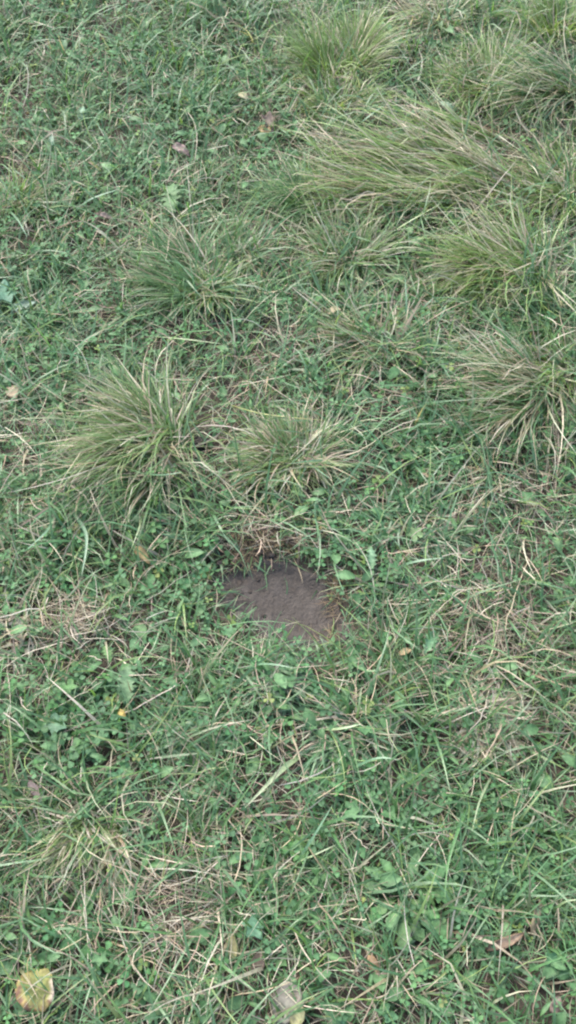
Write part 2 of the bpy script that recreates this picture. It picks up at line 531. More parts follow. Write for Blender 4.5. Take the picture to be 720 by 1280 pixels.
# ------------------------------------------------------------------ tussocks
for (u, v, reach, n, lang, lstr, dry, tint, label) in TUS:
    sc = pxscale(v)
    r = reach / sc
    cx, cy = (float(k) for k in px(u, v))
    cz = float(height(cx, cy))
    root = link('grass_tussock', None, loc=(cx, cy, cz))
    tag(root, label, 'grass tussock', 'grass tussocks in the meadow')
    flat, loose = lstr > .8, tint in ('blue', 'grey')
    n = int(n * (1.6 if not loose else 1.4))
    la = R(lang)
    ncl = 26 if flat else (12 if loose else 9)                     # a tussock is several ragged clumps
    spread_r = r * (.55 if loose else .36)
    ka, kr = rng.uniform(0, 2 * np.pi, ncl), spread_r * np.sqrt(rng.random(ncl))
    kx, ky = cx + kr * np.cos(ka), cy + kr * np.sin(ka) * .9
    if flat:
        kx, ky = cx + rng.uniform(-.85, .3, ncl) * r, cy + rng.normal(0, .22, ncl) * r
    klen, klean = rng.uniform(.65, 1.15, ncl), la + rng.normal(0, .42 if not flat else .12, ncl)
    ci = rng.choice(ncl, n, p=(lambda w_: w_ / w_.sum())(rng.uniform(.4, 1.6, ncl)))
    br = r * .10 + .006
    a0, rr = rng.uniform(0, 2 * np.pi, n), br * np.abs(rng.normal(0, .7, n))
    bx, by = kx[ci] + rr * np.cos(a0), ky[ci] + rr * np.sin(a0)
    base = np.stack([bx, by, height(bx, by) - .004], -1)
    out_a = np.arctan2(by - cy, bx - cx) + rng.normal(0, .8, n)
    dxy = np.stack([np.cos(out_a), np.sin(out_a)], -1) * (1 - lstr)
    dxy = dxy + np.stack([np.cos(klean[ci]), np.sin(klean[ci])], -1) * lstr * 1.35 + rng.normal(0, .34 if not flat else .16, (n, 2))
    az = np.arctan2(dxy[:, 1], dxy[:, 0])
    L = r * rng.triangular(.28, .82, 1.55, n) * klen[ci] * (1.0 if not flat else .60) * (.75 if loose else 1)
    L = np.clip(L, .03, .30)
    W = rng.uniform(.0014, .0034, n) * (1.6 if loose else 1.0) * (1.45 if flat else 1.12)
    th0 = rng.uniform(.62, 1.42, n) * (.68 if 'upward' in label or 'upright' in label else 1) + (.2 if flat else 0) + (.25 if loose else 0)
    bend = rng.uniform(.1, 1.1, n)
    curl = rng.normal(0, .6, n)
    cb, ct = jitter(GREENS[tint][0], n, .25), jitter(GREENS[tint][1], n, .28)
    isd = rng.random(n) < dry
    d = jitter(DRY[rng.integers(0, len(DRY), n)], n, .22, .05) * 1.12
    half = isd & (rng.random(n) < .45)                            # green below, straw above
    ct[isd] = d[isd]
    full = isd & ~half
    cb[full] = d[full] * .85
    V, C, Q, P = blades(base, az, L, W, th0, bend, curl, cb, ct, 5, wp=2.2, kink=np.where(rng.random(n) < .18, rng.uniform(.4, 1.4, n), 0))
    order = np.argsort(-(L * W))
    single = order[:24]
    mass = np.ones(n, bool)
    mass[single] = False
    m = np.nonzero(mass)[0]
    k = 12
    bq = np.arange(len(m))[:, None] * k + np.arange(5)[None, :] * 2
    A = Acc()
    A.add(V[m], C[m], np.stack([bq, bq + 1, bq + 3, bq + 2], -1).reshape(-1, 4))
    tag(link('blade_mass', A.mesh('blade_mass', M_GRASS, (cx, cy, cz)), root), kind='stuff')
    q1 = np.stack([np.arange(5) * 2, np.arange(5) * 2 + 1, np.arange(5) * 2 + 3, np.arange(5) * 2 + 2], -1)
    for i in single:
        A = Acc()
        A.add(V[i], C[i], q1)
        link('blade', A.mesh('blade', M_GRASS, base[i]), root, base[i] - np.array([cx, cy, cz]))

# ------------------------------------------------------------------ scattered ground cover
X0, X1, Y0, Y1 = -1.75, 1.75, -.65, 3.75
AREA = (X1 - X0) * (Y1 - Y0)


def seeds(density):
    n = int(density * AREA)
    x, y = rng.uniform(X0, X1, n), rng.uniform(Y0, Y1, n)
    u, v = proj(x, y)
    du = np.maximum(np.maximum(-u, u - 720), 0) / 720
    dv = np.maximum(np.maximum(-v, v - 1280), 0) / 1280
    w = np.clip(1.06 - 2.6 * np.maximum(du, dv * 1.3), .22, 1)
    k = rng.random(n) < w
    return x[k], y[k], u[k], v[k]


def inframe(u, v, m=4):
    return (u > m) & (u < 720 - m) & (v > m) & (v < 1280 - m)


def split_things(score, ok, n):
    """indices of the n that show largest"""
    s = np.where(ok, score, -1)
    top = np.argsort(-s)[:n]
    return top[s[top] > 0]


# --- short grass
x, y, u, v = seeds(24000)
b, t = bare(x, y), tussocky(x, y)
dr = dryness(x, y)
gd = .30 + .9 * vnoise(x, y, 6, 41)
k = rng.random(len(x)) < np.clip(gd * (1 - .96 * b) * (1 - .45 * t) * (1 - .5 * np.clip((dr - .38) * 2, 0, 1)), 0, 1)
x, y, u, v, dr, b = x[k], y[k], u[k], v[k], dr[k], b[k]
n = len(x)
tc = rng.choice(n, n // 22)                                      # grass grows in little tufts
own = tc[rng.integers(0, len(tc), n)]
intuft = rng.random(n) < .42
ox, oy = rng.normal(0, .011, n), rng.normal(0, .011, n)
tx, ty = x[own] + ox, y[own] + oy
intuft &= (bare(tx, ty) < .5) & (u[own] > -400)
x, y = np.where(intuft, tx, x), np.where(intuft, ty, y)
u, v = proj(x, y)
base = np.stack([x, y, height(x, y) - .003], -1)
tuft_w = (hash2((own * 7).astype(np.int64), own.astype(np.int64), 3) < .40) & intuft
wide = (rng.random(n) < .15) | tuft_w
L = rng.gamma(4, .0125, n) * np.where(wide, 1.6, 1.0)
L = np.clip(L, .018, .15)
W = np.where(wide, rng.uniform(.0032, .0058, n), rng.uniform(.0013, .0031, n))
flow = 2 * np.pi * (vnoise(x, y, 2.2, 42) * 1.6)
az = np.where(intuft, np.arctan2(oy, ox) * 1.0 + rng.normal(0, .5, n), flow + rng.normal(0, 1.25, n))
hue = .30 + .7 * vnoise(x, y, 3.4, 43)[:, None]
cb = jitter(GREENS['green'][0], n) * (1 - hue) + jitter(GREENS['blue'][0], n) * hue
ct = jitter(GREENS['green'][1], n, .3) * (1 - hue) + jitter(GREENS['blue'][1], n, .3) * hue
ye = rng.random(n) < .12
ct[ye] = jitter(GREENS['yellow'][1], int(ye.sum()), .2)
isd = rng.random(n) < dr * .55
d = jitter(DRY[rng.integers(0, len(DRY), n)], n, .18, .05)
ct[isd] = d[isd]
fd = isd & (rng.random(n) < .6)
cb[fd] = d[fd] * .85
th0, bend, curl = rng.uniform(.1, 1.0, n), rng.uniform(.3, 1.8, n), rng.normal(0, .7, n)
near_mud = poly_sd(x, y, MUD) < .05
L = np.where(near_mud, np.minimum(L, .042), L)
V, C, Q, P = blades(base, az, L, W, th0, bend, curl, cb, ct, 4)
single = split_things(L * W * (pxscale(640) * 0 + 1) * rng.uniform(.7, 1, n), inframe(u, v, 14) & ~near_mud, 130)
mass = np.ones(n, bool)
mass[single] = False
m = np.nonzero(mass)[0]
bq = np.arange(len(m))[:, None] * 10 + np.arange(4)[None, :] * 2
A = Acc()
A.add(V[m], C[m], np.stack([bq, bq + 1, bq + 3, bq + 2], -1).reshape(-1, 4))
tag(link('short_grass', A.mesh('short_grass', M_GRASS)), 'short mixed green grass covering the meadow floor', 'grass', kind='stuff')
q4 = np.stack([np.arange(4) * 2, np.arange(4) * 2 + 1, np.arange(4) * 2 + 3, np.arange(4) * 2 + 2], -1)
for i in single:
    A = Acc()
    A.add(V[i], C[i], q4)
    z = zone(u[i], v[i])
    w = 'straw-coloured' if isd[i] else 'green'
    o = link('grass_shoot', A.mesh('grass_shoot', M_GRASS, base[i]), loc=base[i])
    tag(o, f'{w} grass shoot {z}', 'grass', f'{w} shoots {z}')

# --- clover
LF_V = np.array([(0, 0, 0), (.36, .27, .05), (.36, 0, -.01), (.36, -.27, .05), (.74, .44, .09), (.76, 0, 0),
                 (.74, -.44, .09), (1.0, .24, .03), (.95, 0, -.03), (1.0, -.24, .03)], float)
LF_Q = np.array([(2, 1, 4, 5), (2, 5, 6, 3), (5, 4, 7, 8), (5, 8, 9, 6)])
LF_T = np.array([(0, 1, 2), (0, 2, 3)])
LF_M = np.array([.85, 1.0, 1.12, 1.0, .98, 1.30, .98, .95, 1.0, .95])


def rot(az, tilt, roll):
    """N rotation matrices: roll about x, then pitch up by tilt, then turn by az"""
    ca, sa, ct_, st, cr, sr = np.cos(az), np.sin(az), np.cos(tilt), np.sin(tilt), np.cos(roll), np.sin(roll)
    z, o = np.zeros_like(ca), np.ones_like(ca)
    Rz = np.stack([ca, -sa, z, sa, ca, z, z, z, o], -1).reshape(-1, 3, 3)
    Ry = np.stack([ct_, z, -st, z, o, z, st, z, ct_], -1).reshape(-1, 3, 3)
    Rx = np.stack([o, z, z, z, cr, -sr, z, sr, cr], -1).reshape(-1, 3, 3)
    return Rz @ Ry @ Rx


def spread(TV, Rm, scale, pos):
    return np.einsum('nij,kj->nki', Rm, TV) * scale[:, None, None] + pos[:, None, :]


def tile_faces(F, k, n):
    return (F[None] + (np.arange(n) * k)[:, None, None]).reshape(-1, F.shape[1])


x, y, u, v = seeds(7600)
b, t = bare(x, y), tussocky(x, y)
k = rng.random(len(x)) < np.clip(clovery(x, y) * (1 - b) * (1 - .85 * t) * (1 - .6 * np.clip((dryness(x, y) - .38) * 2, 0, 1)), 0, 1)
x, y, u, v = x[k], y[k], u[k], v[k]
n = len(x)
size = rng.uniform(.0055, .0105, n) * (.75 + .5 * vnoise(x, y, 6, 51))
h = rng.uniform(.008, .034, n)
g = height(x, y)
lx, ly = x + rng.normal(0, .006, n), y + rng.normal(0, .006, n)
top = np.stack([lx, ly, g + h], -1)
az0 = rng.uniform(0, 2 * np.pi, n)
lean_a, lean = rng.uniform(0, 2 * np.pi, n), np.abs(rng.normal(0, .32, n))
cc = jitter((.080, .172, .056), n, .30, .13)
hue = vnoise(x, y, 4.2, 52)[:, None]
hue = .35 + .65 * hue
cc = cc * (1 - .6 * hue) + .6 * hue * jitter((.090, .190, .105), n, .2)
yl = rng.random(n) < .04
cc[yl] = jitter((.17, .23, .07), int(yl.sum()))
score = size * np.where(v > 350, 1, .6) * h ** .3
single = split_things(score * rng.uniform(.6, 1, n), inframe(u, v, 10), 240)
mass = np.ones(n, bool)
mass[single] = False
m = np.nonzero(mass)[0]
A = Acc()
stemc = np.array((.13, .19, .075))
gnd = np.stack([x, y, g - .002], -1)


def stem_strip(p0, p1, w):
    d = np.stack([-(p1 - p0)[:, 1], (p1 - p0)[:, 0], np.zeros(len(p0))], -1)
    nn = np.linalg.norm(d, axis=1, keepdims=True)
    d = np.where(nn > 1e-6, d / np.maximum(nn, 1e-6), np.array([1.0, 0, 0])) * w / 2
    mid = (p0 + p1) / 2 + np.stack([np.zeros(len(p0)), np.zeros(len(p0)), .15 * (p1 - p0)[:, 2]], -1)
    return np.stack([p0 - d, p0 + d, mid - d, mid + d, p1 - d, p1 + d], 1)


SQ = np.array([(0, 1, 3, 2), (2, 3, 5, 4)])
sv = stem_strip(gnd[m], top[m], .0009)
A.add(sv, np.tile(stemc, (len(m) * 6, 1)), tile_faces(SQ, 6, len(m)))
leafR = []
for j in range(3):
    a = az0 + j * 2.094 + rng.normal(0, .12, n)
    tilt = rng.uniform(-.28, .30, n) + lean * np.cos(a - lean_a)
    roll = rng.normal(0, .25, n) - lean * np.sin(a - lean_a)
    s = size * rng.uniform(.88, 1.1, n)
    leafR.append((a, tilt, roll, s))
    VV = spread(LF_V, rot(a[m], tilt[m], roll[m]), s[m], top[m])
    CC = cc[m][:, None, :] * LF_M[None, :, None] * rng.uniform(.9, 1.1, (len(m), 1, 1))
    A.add(VV, CC, tile_faces(LF_Q, 10, len(m)), tile_faces(LF_T, 10, len(m)))
tag(link('clover', A.mesh('clover', M_CLOVER)), 'low green clover spreading through the grass', 'clover', kind='stuff')

leaflet_me = []
for q in range(10):                                              # alike leaflets share their mesh
    A = Acc()
    A.add(LF_V, np.clip(jitter((.074, .172, .068), 1, .30, .14) * LF_M[:, None], 0, 1), LF_Q, LF_T)
    leaflet_me.append(A.mesh('leaflet', M_CLOVER))
for i in single:
    A = Acc()
    A.add(stem_strip(gnd[i:i + 1], top[i:i + 1] + .001, .0011), np.tile(stemc, (6, 1)), SQ)
    root = link('clover_leaf', None, loc=gnd[i])
    z = zone(u[i], v[i])
    tag(root, f'clover leaf {z}', 'clover', f'clover leaves {z}')
    link('stem', A.mesh('stem', M_CLOVER, gnd[i]), root)
    me = leaflet_me[int(rng.integers(10))]
    for a, tilt, roll, s in leafR:
        o = link('leaflet', me, root, top[i] + np.array([0, 0, .001]) - gnd[i])
        o.rotation_euler = (roll[i], -tilt[i], a[i])
        o.scale = (s[i],) * 3

# --- dead straw and thatch lying low
x, y, u, v = seeds(12500)
b, dr = bare(x, y), dryness(x, y)
mudd = poly_sd(x, y, MUD)
k = (rng.random(len(x)) < np.clip(.05 + 1.35 * dr ** 1.3, 0, 1)) & ((mudd > .004) | (rng.random(len(x)) < .02))
k &= (poly_sd(x, y, SPOT) > 0) | (rng.random(len(x)) < .3)
x, y, dr = x[k], y[k], dr[k]
n = len(x)
base = np.stack([x, y, height(x, y) + rng.uniform(.002, .028, n) * (mudd[k] > .012) * (1 + .35 * np.clip((dr - .35) * 3, 0, 1))], -1)
L, W = rng.gamma(4, .0105, n) + .01, rng.uniform(.0005, .0018, n)
c = jitter(DRY[rng.integers(0, len(DRY), n)], n, .25, .06) * np.where(rng.random(n) < .45, .6, 1.0)[:, None]
V, C, Q, P = blades(base, rng.uniform(0, 2 * np.pi, n), np.clip(L, .012, .09), W, rng.uniform(1.2, 1.6, n),
                    rng.normal(0, .3, n), rng.normal(0, .6, n), c, c * rng.uniform(.85, 1.1, (n, 1)), 3, clamp=.001, wp=5)
A = Acc()
A.add(V, C, Q)
tag(link('straw_thatch', A.mesh('straw_thatch', M_STRAW)), 'thin dead straw and thatch lying between the plants', 'straw', kind='stuff')

# --- loose bleached and green blades arching over everything
x, y, u, v = seeds(720)
b, dr = bare(x, y), dryness(x, y)
k = (rng.random(len(x)) < np.clip(.30 + .9 * dr, 0, 1)) & (poly_sd(x, y, MUD) > .012)
x, y, dr = x[k], y[k], dr[k]
n = len(x)
base = np.stack([x, y, height(x, y)], -1)
c = jitter(DRY[rng.integers(0, len(DRY), n)], n, .2, .05) * 1.1
gr = rng.random(n) < .38
c[gr] = jitter(GREENS['olive'][1], int(gr.sum()), .3)
V, C, Q, P = blades(base, rng.uniform(0, 2 * np.pi, n), rng.uniform(.05, .15, n), rng.uniform(.0008, .0022, n), rng.uniform(.3, 1.1, n),
                    rng.uniform(.4, 1.5, n), rng.normal(0, .9, n), c * .9, c, 6, clamp=.018, wp=3,
                    kink=np.where(rng.random(n) < .3, rng.uniform(.3, 1.2, n), 0))
A = Acc()
A.add(V, C, Q)
tag(link('bleached_grass', A.mesh('bleached_grass', M_STRAW)), 'loose bleached grass blades arching over the turf', 'grass', kind='stuff')

# --- fine brown roots hanging over the mud's far rim and side
rb, ra, rl = [], [], []
for (uu, vv, du, dv, cnt, ang) in [(330, 682, 60, 9, 330, -90), (425, 742, 15, 26, 170, 190), (300, 700, 26, 8, 120, -80),
                                   (252, 560, 12, 10, 40, 0), (20, 222, 24, 16, 90, -60), (412, 800, 22, 8, 60, 100)]:
    uq, vq = rng.normal(uu, du * .55, cnt), rng.normal(vv, dv * .6, cnt)
    xx, yy = px(uq, vq)
    rb.append(np.stack([xx, yy, height(xx, yy) + .002], -1))
    ra.append(R(ang) + rng.normal(0, 1.0, cnt))
    rl.append(rng.uniform(.012, .036, cnt))
base, az, L = np.concatenate(rb), np.concatenate(ra), np.concatenate(rl)
n = len(base)
c = jitter(np.array([(.16, .115, .065), (.24, .18, .10), (.10, .072, .045)])[rng.integers(0, 3, n)], n, .2, .05)
V, C, Q, P = blades(base, az, L, rng.uniform(.0004, .0010, n), rng.uniform(.3, 1.4, n), rng.uniform(.3, 1.5, n),
                    rng.normal(0, 1.0, n), c, c, 4, clamp=.001, wp=4)
A = Acc()
A.add(V, C, Q)
tag(link('root_fringe', A.mesh('root_fringe', M_STRAW)), 'fringe of fine brown roots round the bare mud', 'roots', kind='stuff')


# ------------------------------------------------------------------ leaf shapes
def leaf_mesh(prof, rows, length, cols_, arch=.25, fold=.12, tooth=0., nt=0, wave=0., seed=0, edge=None):
    """a leaf lying along +x: prof(t) gives the half width, 5 columns wide"""
    r = np.random.default_rng(seed)
    ts = np.linspace(0, 1, rows + 1)
    cs = np.array([-1, -.55, 0, .55, 1])
    V, C = [], []
    for i, t in enumerate(ts):
        w = prof(t)
        for c in cs:
            ww = w
            if abs(c) == 1 and nt:
                ww = w * (1 - tooth * ((t * nt + (.15 if c > 0 else 0)) % 1.0))
            back = -.05 * abs(c) * (1 if nt else 0)
            zz = fold * abs(c) * w + arch * (t - t * t) * 1.0 - .10 * t * t * arch * 4 + wave * (vnoise(t * 3 + seed, c * 1.1, 1.5, 9) - .5)
            V.append((t + back * .4, c * ww, zz))
            m = 1.22 if c == 0 else (1.0 if abs(c) < 1 else .93)
            base_c = np.array(cols_[0]) * (1 - t) + np.array(cols_[1]) * t
            if edge is not None and (abs(c) == 1 or t > .9):
                base_c = np.array(edge) if r.random() < .8 else base_c
            C.append(np.clip(base_c * m * r.uniform(.85, 1.15), 0, .85))
    V = np.array(V) * length
    idx = np.arange(len(V)).reshape(rows + 1, 5)
    Q = np.stack([idx[:-1, :-1], idx[1:, :-1], idx[1:, 1:], idx[:-1, 1:]], -1).reshape(-1, 4)
    return V, np.array(C), Q


def lobed_mesh(R0, lobes, depth, c0, c1, teeth=0, cup=.12, seed=0, wave=.06):
    """a round lobed leaf, stalk end at the origin side -x"""
    r = np.random.default_rng(seed)
    nseg = lobes * 4
    A_ = np.linspace(-math.pi * .93, math.pi * .93, nseg + 1)
    rings = [.0, .4, .75, 1.0]
    V, C = [(0, 0, 0)], [np.array(c0) * 1.1]
    for k in rings[1:]:
        for i, a in enumerate(A_):
            f = 1 - depth * (.5 - .5 * math.cos(2 * math.pi * i / 4 + math.pi)) * k ** 1.5 if False else \
                1 - depth * (.5 + .5 * math.cos(math.pi * i / 2)) * k ** 1.5
            f *= 1 - .10 * teeth * (i % 2)
            f *= r.uniform(.95, 1.05)
            V.append((k * f * math.cos(a), k * f * math.sin(a), cup * k * k + wave * math.sin(3 * a + seed) * k))
            C.append((np.array(c0) * (1 - k) + np.array(c1) * k) * r.uniform(.85, 1.12))
    m = nseg + 1
    T = [(0, 1 + i, 2 + i) for i in range(nseg)]
    Q = [(1 + q * m + i, 1 + (q + 1) * m + i, 2 + (q + 1) * m + i, 2 + q * m + i) for q in range(2) for i in range(nseg)]
    return np.array(V) * R0, np.clip(np.array(C), 0, .85), np.array(Q), np.array(T)


def thicken(me_obj, th):
    md = me_obj.modifiers.new('thickness', 'SOLIDIFY')
    md.thickness = th
    md.offset = 0


def set_leaf(name, mesh_parts, material, u, v, u2, v2, z0, z1, label, cat, group=None, stalk=None, roll=0., parent=None, th=.0004):
    """lay a leaf from pixel (u,v) at height z0 over the soil to pixel (u2,v2) at z1"""
    x0, y0 = (float(k) for k in px(u, v, z0))
    g = float(height(x0, y0))
    p0 = np.array([*px(u, v, g + z0), g + z0], float)
    p1 = np.array([*px(u2, v2, g + z1), g + z1], float)
    d = p1 - p0
    ln = np.linalg.norm(d)
    A = Acc()
    if len(mesh_parts) == 3:
        V, C, Q = mesh_parts
        A.add(V * ln, C, Q)
    else:
        V, C, Q, T = mesh_parts
        A.add(V * ln, C, Q, T)
    loc = p0 if parent is None else p0 - np.array(parent.location)
    o = link(name, A.mesh(name, material), parent, loc)
    o.rotation_euler = (roll, -math.asin(np.clip(d[2] / ln, -1, 1)), math.atan2(d[1], d[0]))
    thicken(o, th)
    if parent is None:
        tag(o, label, cat, group)
    return o, p0, p1


def tube(pts, r0, r1, c0, c1, sides=5):
    pts = np.asarray(pts, float)
    n = len(pts)
    tan = np.gradient(pts, axis=0)
    tan /= np.linalg.norm(tan, axis=1, keepdims=True) + 1e-9
    up = np.array([.13, .21, 1.0])
    s = np.cross(tan, up)
    s /= np.linalg.norm(s, axis=1, keepdims=True) + 1e-9
    t = np.cross(s, tan)
    rad = np.linspace(r0, r1, n)
    V, C = [], []
    for i in range(n):
        for k in range(sides):
            a = 2 * math.pi * k / sides
            V.append(pts[i] + rad[i] * (math.cos(a) * s[i] + math.sin(a) * t[i]))
            C.append(np.array(c0) * (1 - i / (n - 1)) + np.array(c1) * i / (n - 1))
    Q = [(i * sides + k, i * sides + (k + 1) % sides, (i + 1) * sides + (k + 1) % sides, (i + 1) * sides + k)
         for i in range(n - 1) for k in range(sides)]
    c = len(V)
    V += [pts[0], pts[-1]]
    C += [np.array(c0) * .8, np.array(c1)]
    T = [(c, (k + 1) % sides, k) for k in range(sides)] + \
        [(c + 1, (n - 1) * sides + k, (n - 1) * sides + (k + 1) % sides) for k in range(sides)]
    return np.array(V), np.array(C), np.array(Q), np.array(T)


def spline(P, n):
    P = np.asarray(P, float)
    if len(P) == 2:
        P = np.array([P[0], (P[0] + P[1]) / 2, P[1]])
    t = np.linspace(0, len(P) - 1.0001, n)
    out = []
    for q in t:
        i = int(q)
        f = q - i
        p0, p1, p2, p3 = P[max(i - 1, 0)], P[i], P[i + 1], P[min(i + 2, len(P) - 1)]
        out.append(.5 * (2 * p1 + (p2 - p0) * f + (2 * p0 - 5 * p1 + 4 * p2 - p3) * f * f + (3 * p1 - p0 - 3 * p2 + p3) * f ** 3))
    return np.array(out)


# ------------------------------------------------------------------ small broad weeds (plantain-, buttercup-like leaves)
OVAL = lambda t: .30 * math.sin(math.pi * min(1, .06 + t * .94)) ** .8 + .004
LANCE = lambda t: .13 * math.sin(math.pi * (.04 + t * .95)) ** .9 + .004
weed_t = []
for q in range(8):
    c0 = jitter((.075, .16, .060), 1, .2)[0]
    c1 = jitter((.105, .205, .090), 1, .2)[0]
    if q < 3:
        V, C, Q = leaf_mesh(OVAL, 6, 1, (c0, c1), .3, .15, .18, 5, .08, q)
        weed_t.append((V, C, Q, np.zeros((0, 3), int)))
    elif q < 5:
        V, C, Q = leaf_mesh(LANCE, 6, 1, (c0, c1), .35, .15, 0, 0, .08, q)
        weed_t.append((V, C, Q, np.zeros((0, 3), int)))
    else:
        V, C, Q, T = lobed_mesh(.5, 5 if q < 7 else 3, .45, c0, c1, 1, .10, q)
        V = V + np.array([.35, 0, 0])
        weed_t.append((V, C, Q, T))
x, y, u, v = seeds(1300)
b, t = bare(x, y), tussocky(x, y)
k = (rng.random(len(x)) < np.clip((.25 + .9 * vnoise(x, y, 4, 61)) * (1 - b) * (1 - .9 * t), 0, 1)) & (poly_sd(x, y, MUD) > .03)
x, y, u, v = x[k], y[k], u[k], v[k]
n = len(x)
kind = rng.integers(0, 8, n)
ln = rng.uniform(.014, .034, n) * np.where(kind >= 5, .8, 1)
az, tilt, roll = rng.uniform(0, 2 * np.pi, n), rng.uniform(.0, .55, n), rng.normal(0, .35, n)
pos = np.stack([x, y, height(x, y) + rng.uniform(.006, .026, n)], -1)
single = split_things(ln * rng.uniform(.7, 1, n), inframe(u, v, 14) & (v > 60), 110)
mass = np.ones(n, bool)
mass[single] = False
A = Acc()
for q in range(8):
    m = np.nonzero(mass & (kind == q))[0]
    V, C, Q, T = weed_t[q]
    VV = spread(V, rot(az[m], tilt[m], roll[m]), ln[m], pos[m])
    CC = C[None] * jitter((1, 1, 1), len(m), .25, .1)[:, None, :] * 1.05
    A.add(VV, CC, tile_faces(Q, len(V), len(m)), tile_faces(T, len(V), len(m)) if len(T) else None)
tag(link('low_weeds', A.mesh('low_weeds', M_WEED)), 'small broad-leaved weeds mixed into the turf', 'weeds', kind='stuff')
wm = []
for q in range(8):
    A = Acc()
    A.add(*weed_t[q][:2], weed_t[q][2], weed_t[q][3])
    wm.append(A.mesh('weed_leaf', M_WEED))
WN = ['oval', 'oval', 'oval', 'narrow', 'narrow', 'lobed', 'lobed', 'three-lobed']
for i in single:
    g = float(height(x[i], y[i]))
    root = link('weed_leaf', None, loc=(x[i], y[i], g))
    z = zone(u[i], v[i])
    tag(root, f'{WN[kind[i]]} leaf {z}', 'weed leaf', f'{WN[kind[i]]} leaves {z}')
    o = link('leaf_blade', wm[kind[i]], root, (0, 0, pos[i][2] - g))
    o.rotation_euler = (roll[i], -tilt[i], az[i])
    o.scale = (ln[i],) * 3
    st = spline([(-.004, 0, -.003), (-.003, 0, (pos[i][2] - g) * .6), (0, 0, pos[i][2] - g)], 5)
    A = Acc()
    V, C, Q, T = tube(st, .0006, .0005, (.11, .17, .07), (.12, .19, .08), 4)
    A.add(V, C, Q, T)
    link('stem', A.mesh('stem', M_WEED), root)


# ------------------------------------------------------------------ single long blades and stalks seen in the photograph
def pix_path(pts, zs):
    out = []
    for (uu, vv), z in zip(pts, zs):
        x0, y0 = px(uu, vv, z)
        g = float(height(x0, y0))
        out.append((*(float(k) for k in px(uu, vv, g + z)), g + z))
    return np.array(out)


def ribbon(P, w, c0, c1, fold=.25, base_w=.5):
    n = len(P)
    tan = np.gradient(P, axis=0)
    tan /= np.linalg.norm(tan, axis=1, keepdims=True) + 1e-9
    s = np.cross(tan, (0.05, .1, 1.0))
    s /= np.linalg.norm(s, axis=1, keepdims=True) + 1e-9
    up = np.cross(s, tan)
    V, C = [], []
    for i in range(n):
        t = i / (n - 1)
        ww = w / 2 * max(.05, (1 - t ** 2.4)) * (base_w + (1 - base_w) * min(1, t / .25))
        cc_ = np.array(c0) * (1 - t) + np.array(c1) * t
        for k, m in ((-1, 1.0), (0, 1.12), (1, .95)):
            V.append(P[i] + s[i] * k * ww + up[i] * abs(k) * ww * fold)
            C.append(cc_ * m)
    Q = [(i * 3 + k, i * 3 + k + 1, (i + 1) * 3 + k + 1, (i + 1) * 3 + k) for i in range(n - 1) for k in range(2)]
    return np.array(V), np.clip(np.array(C), 0, .85), np.array(Q)


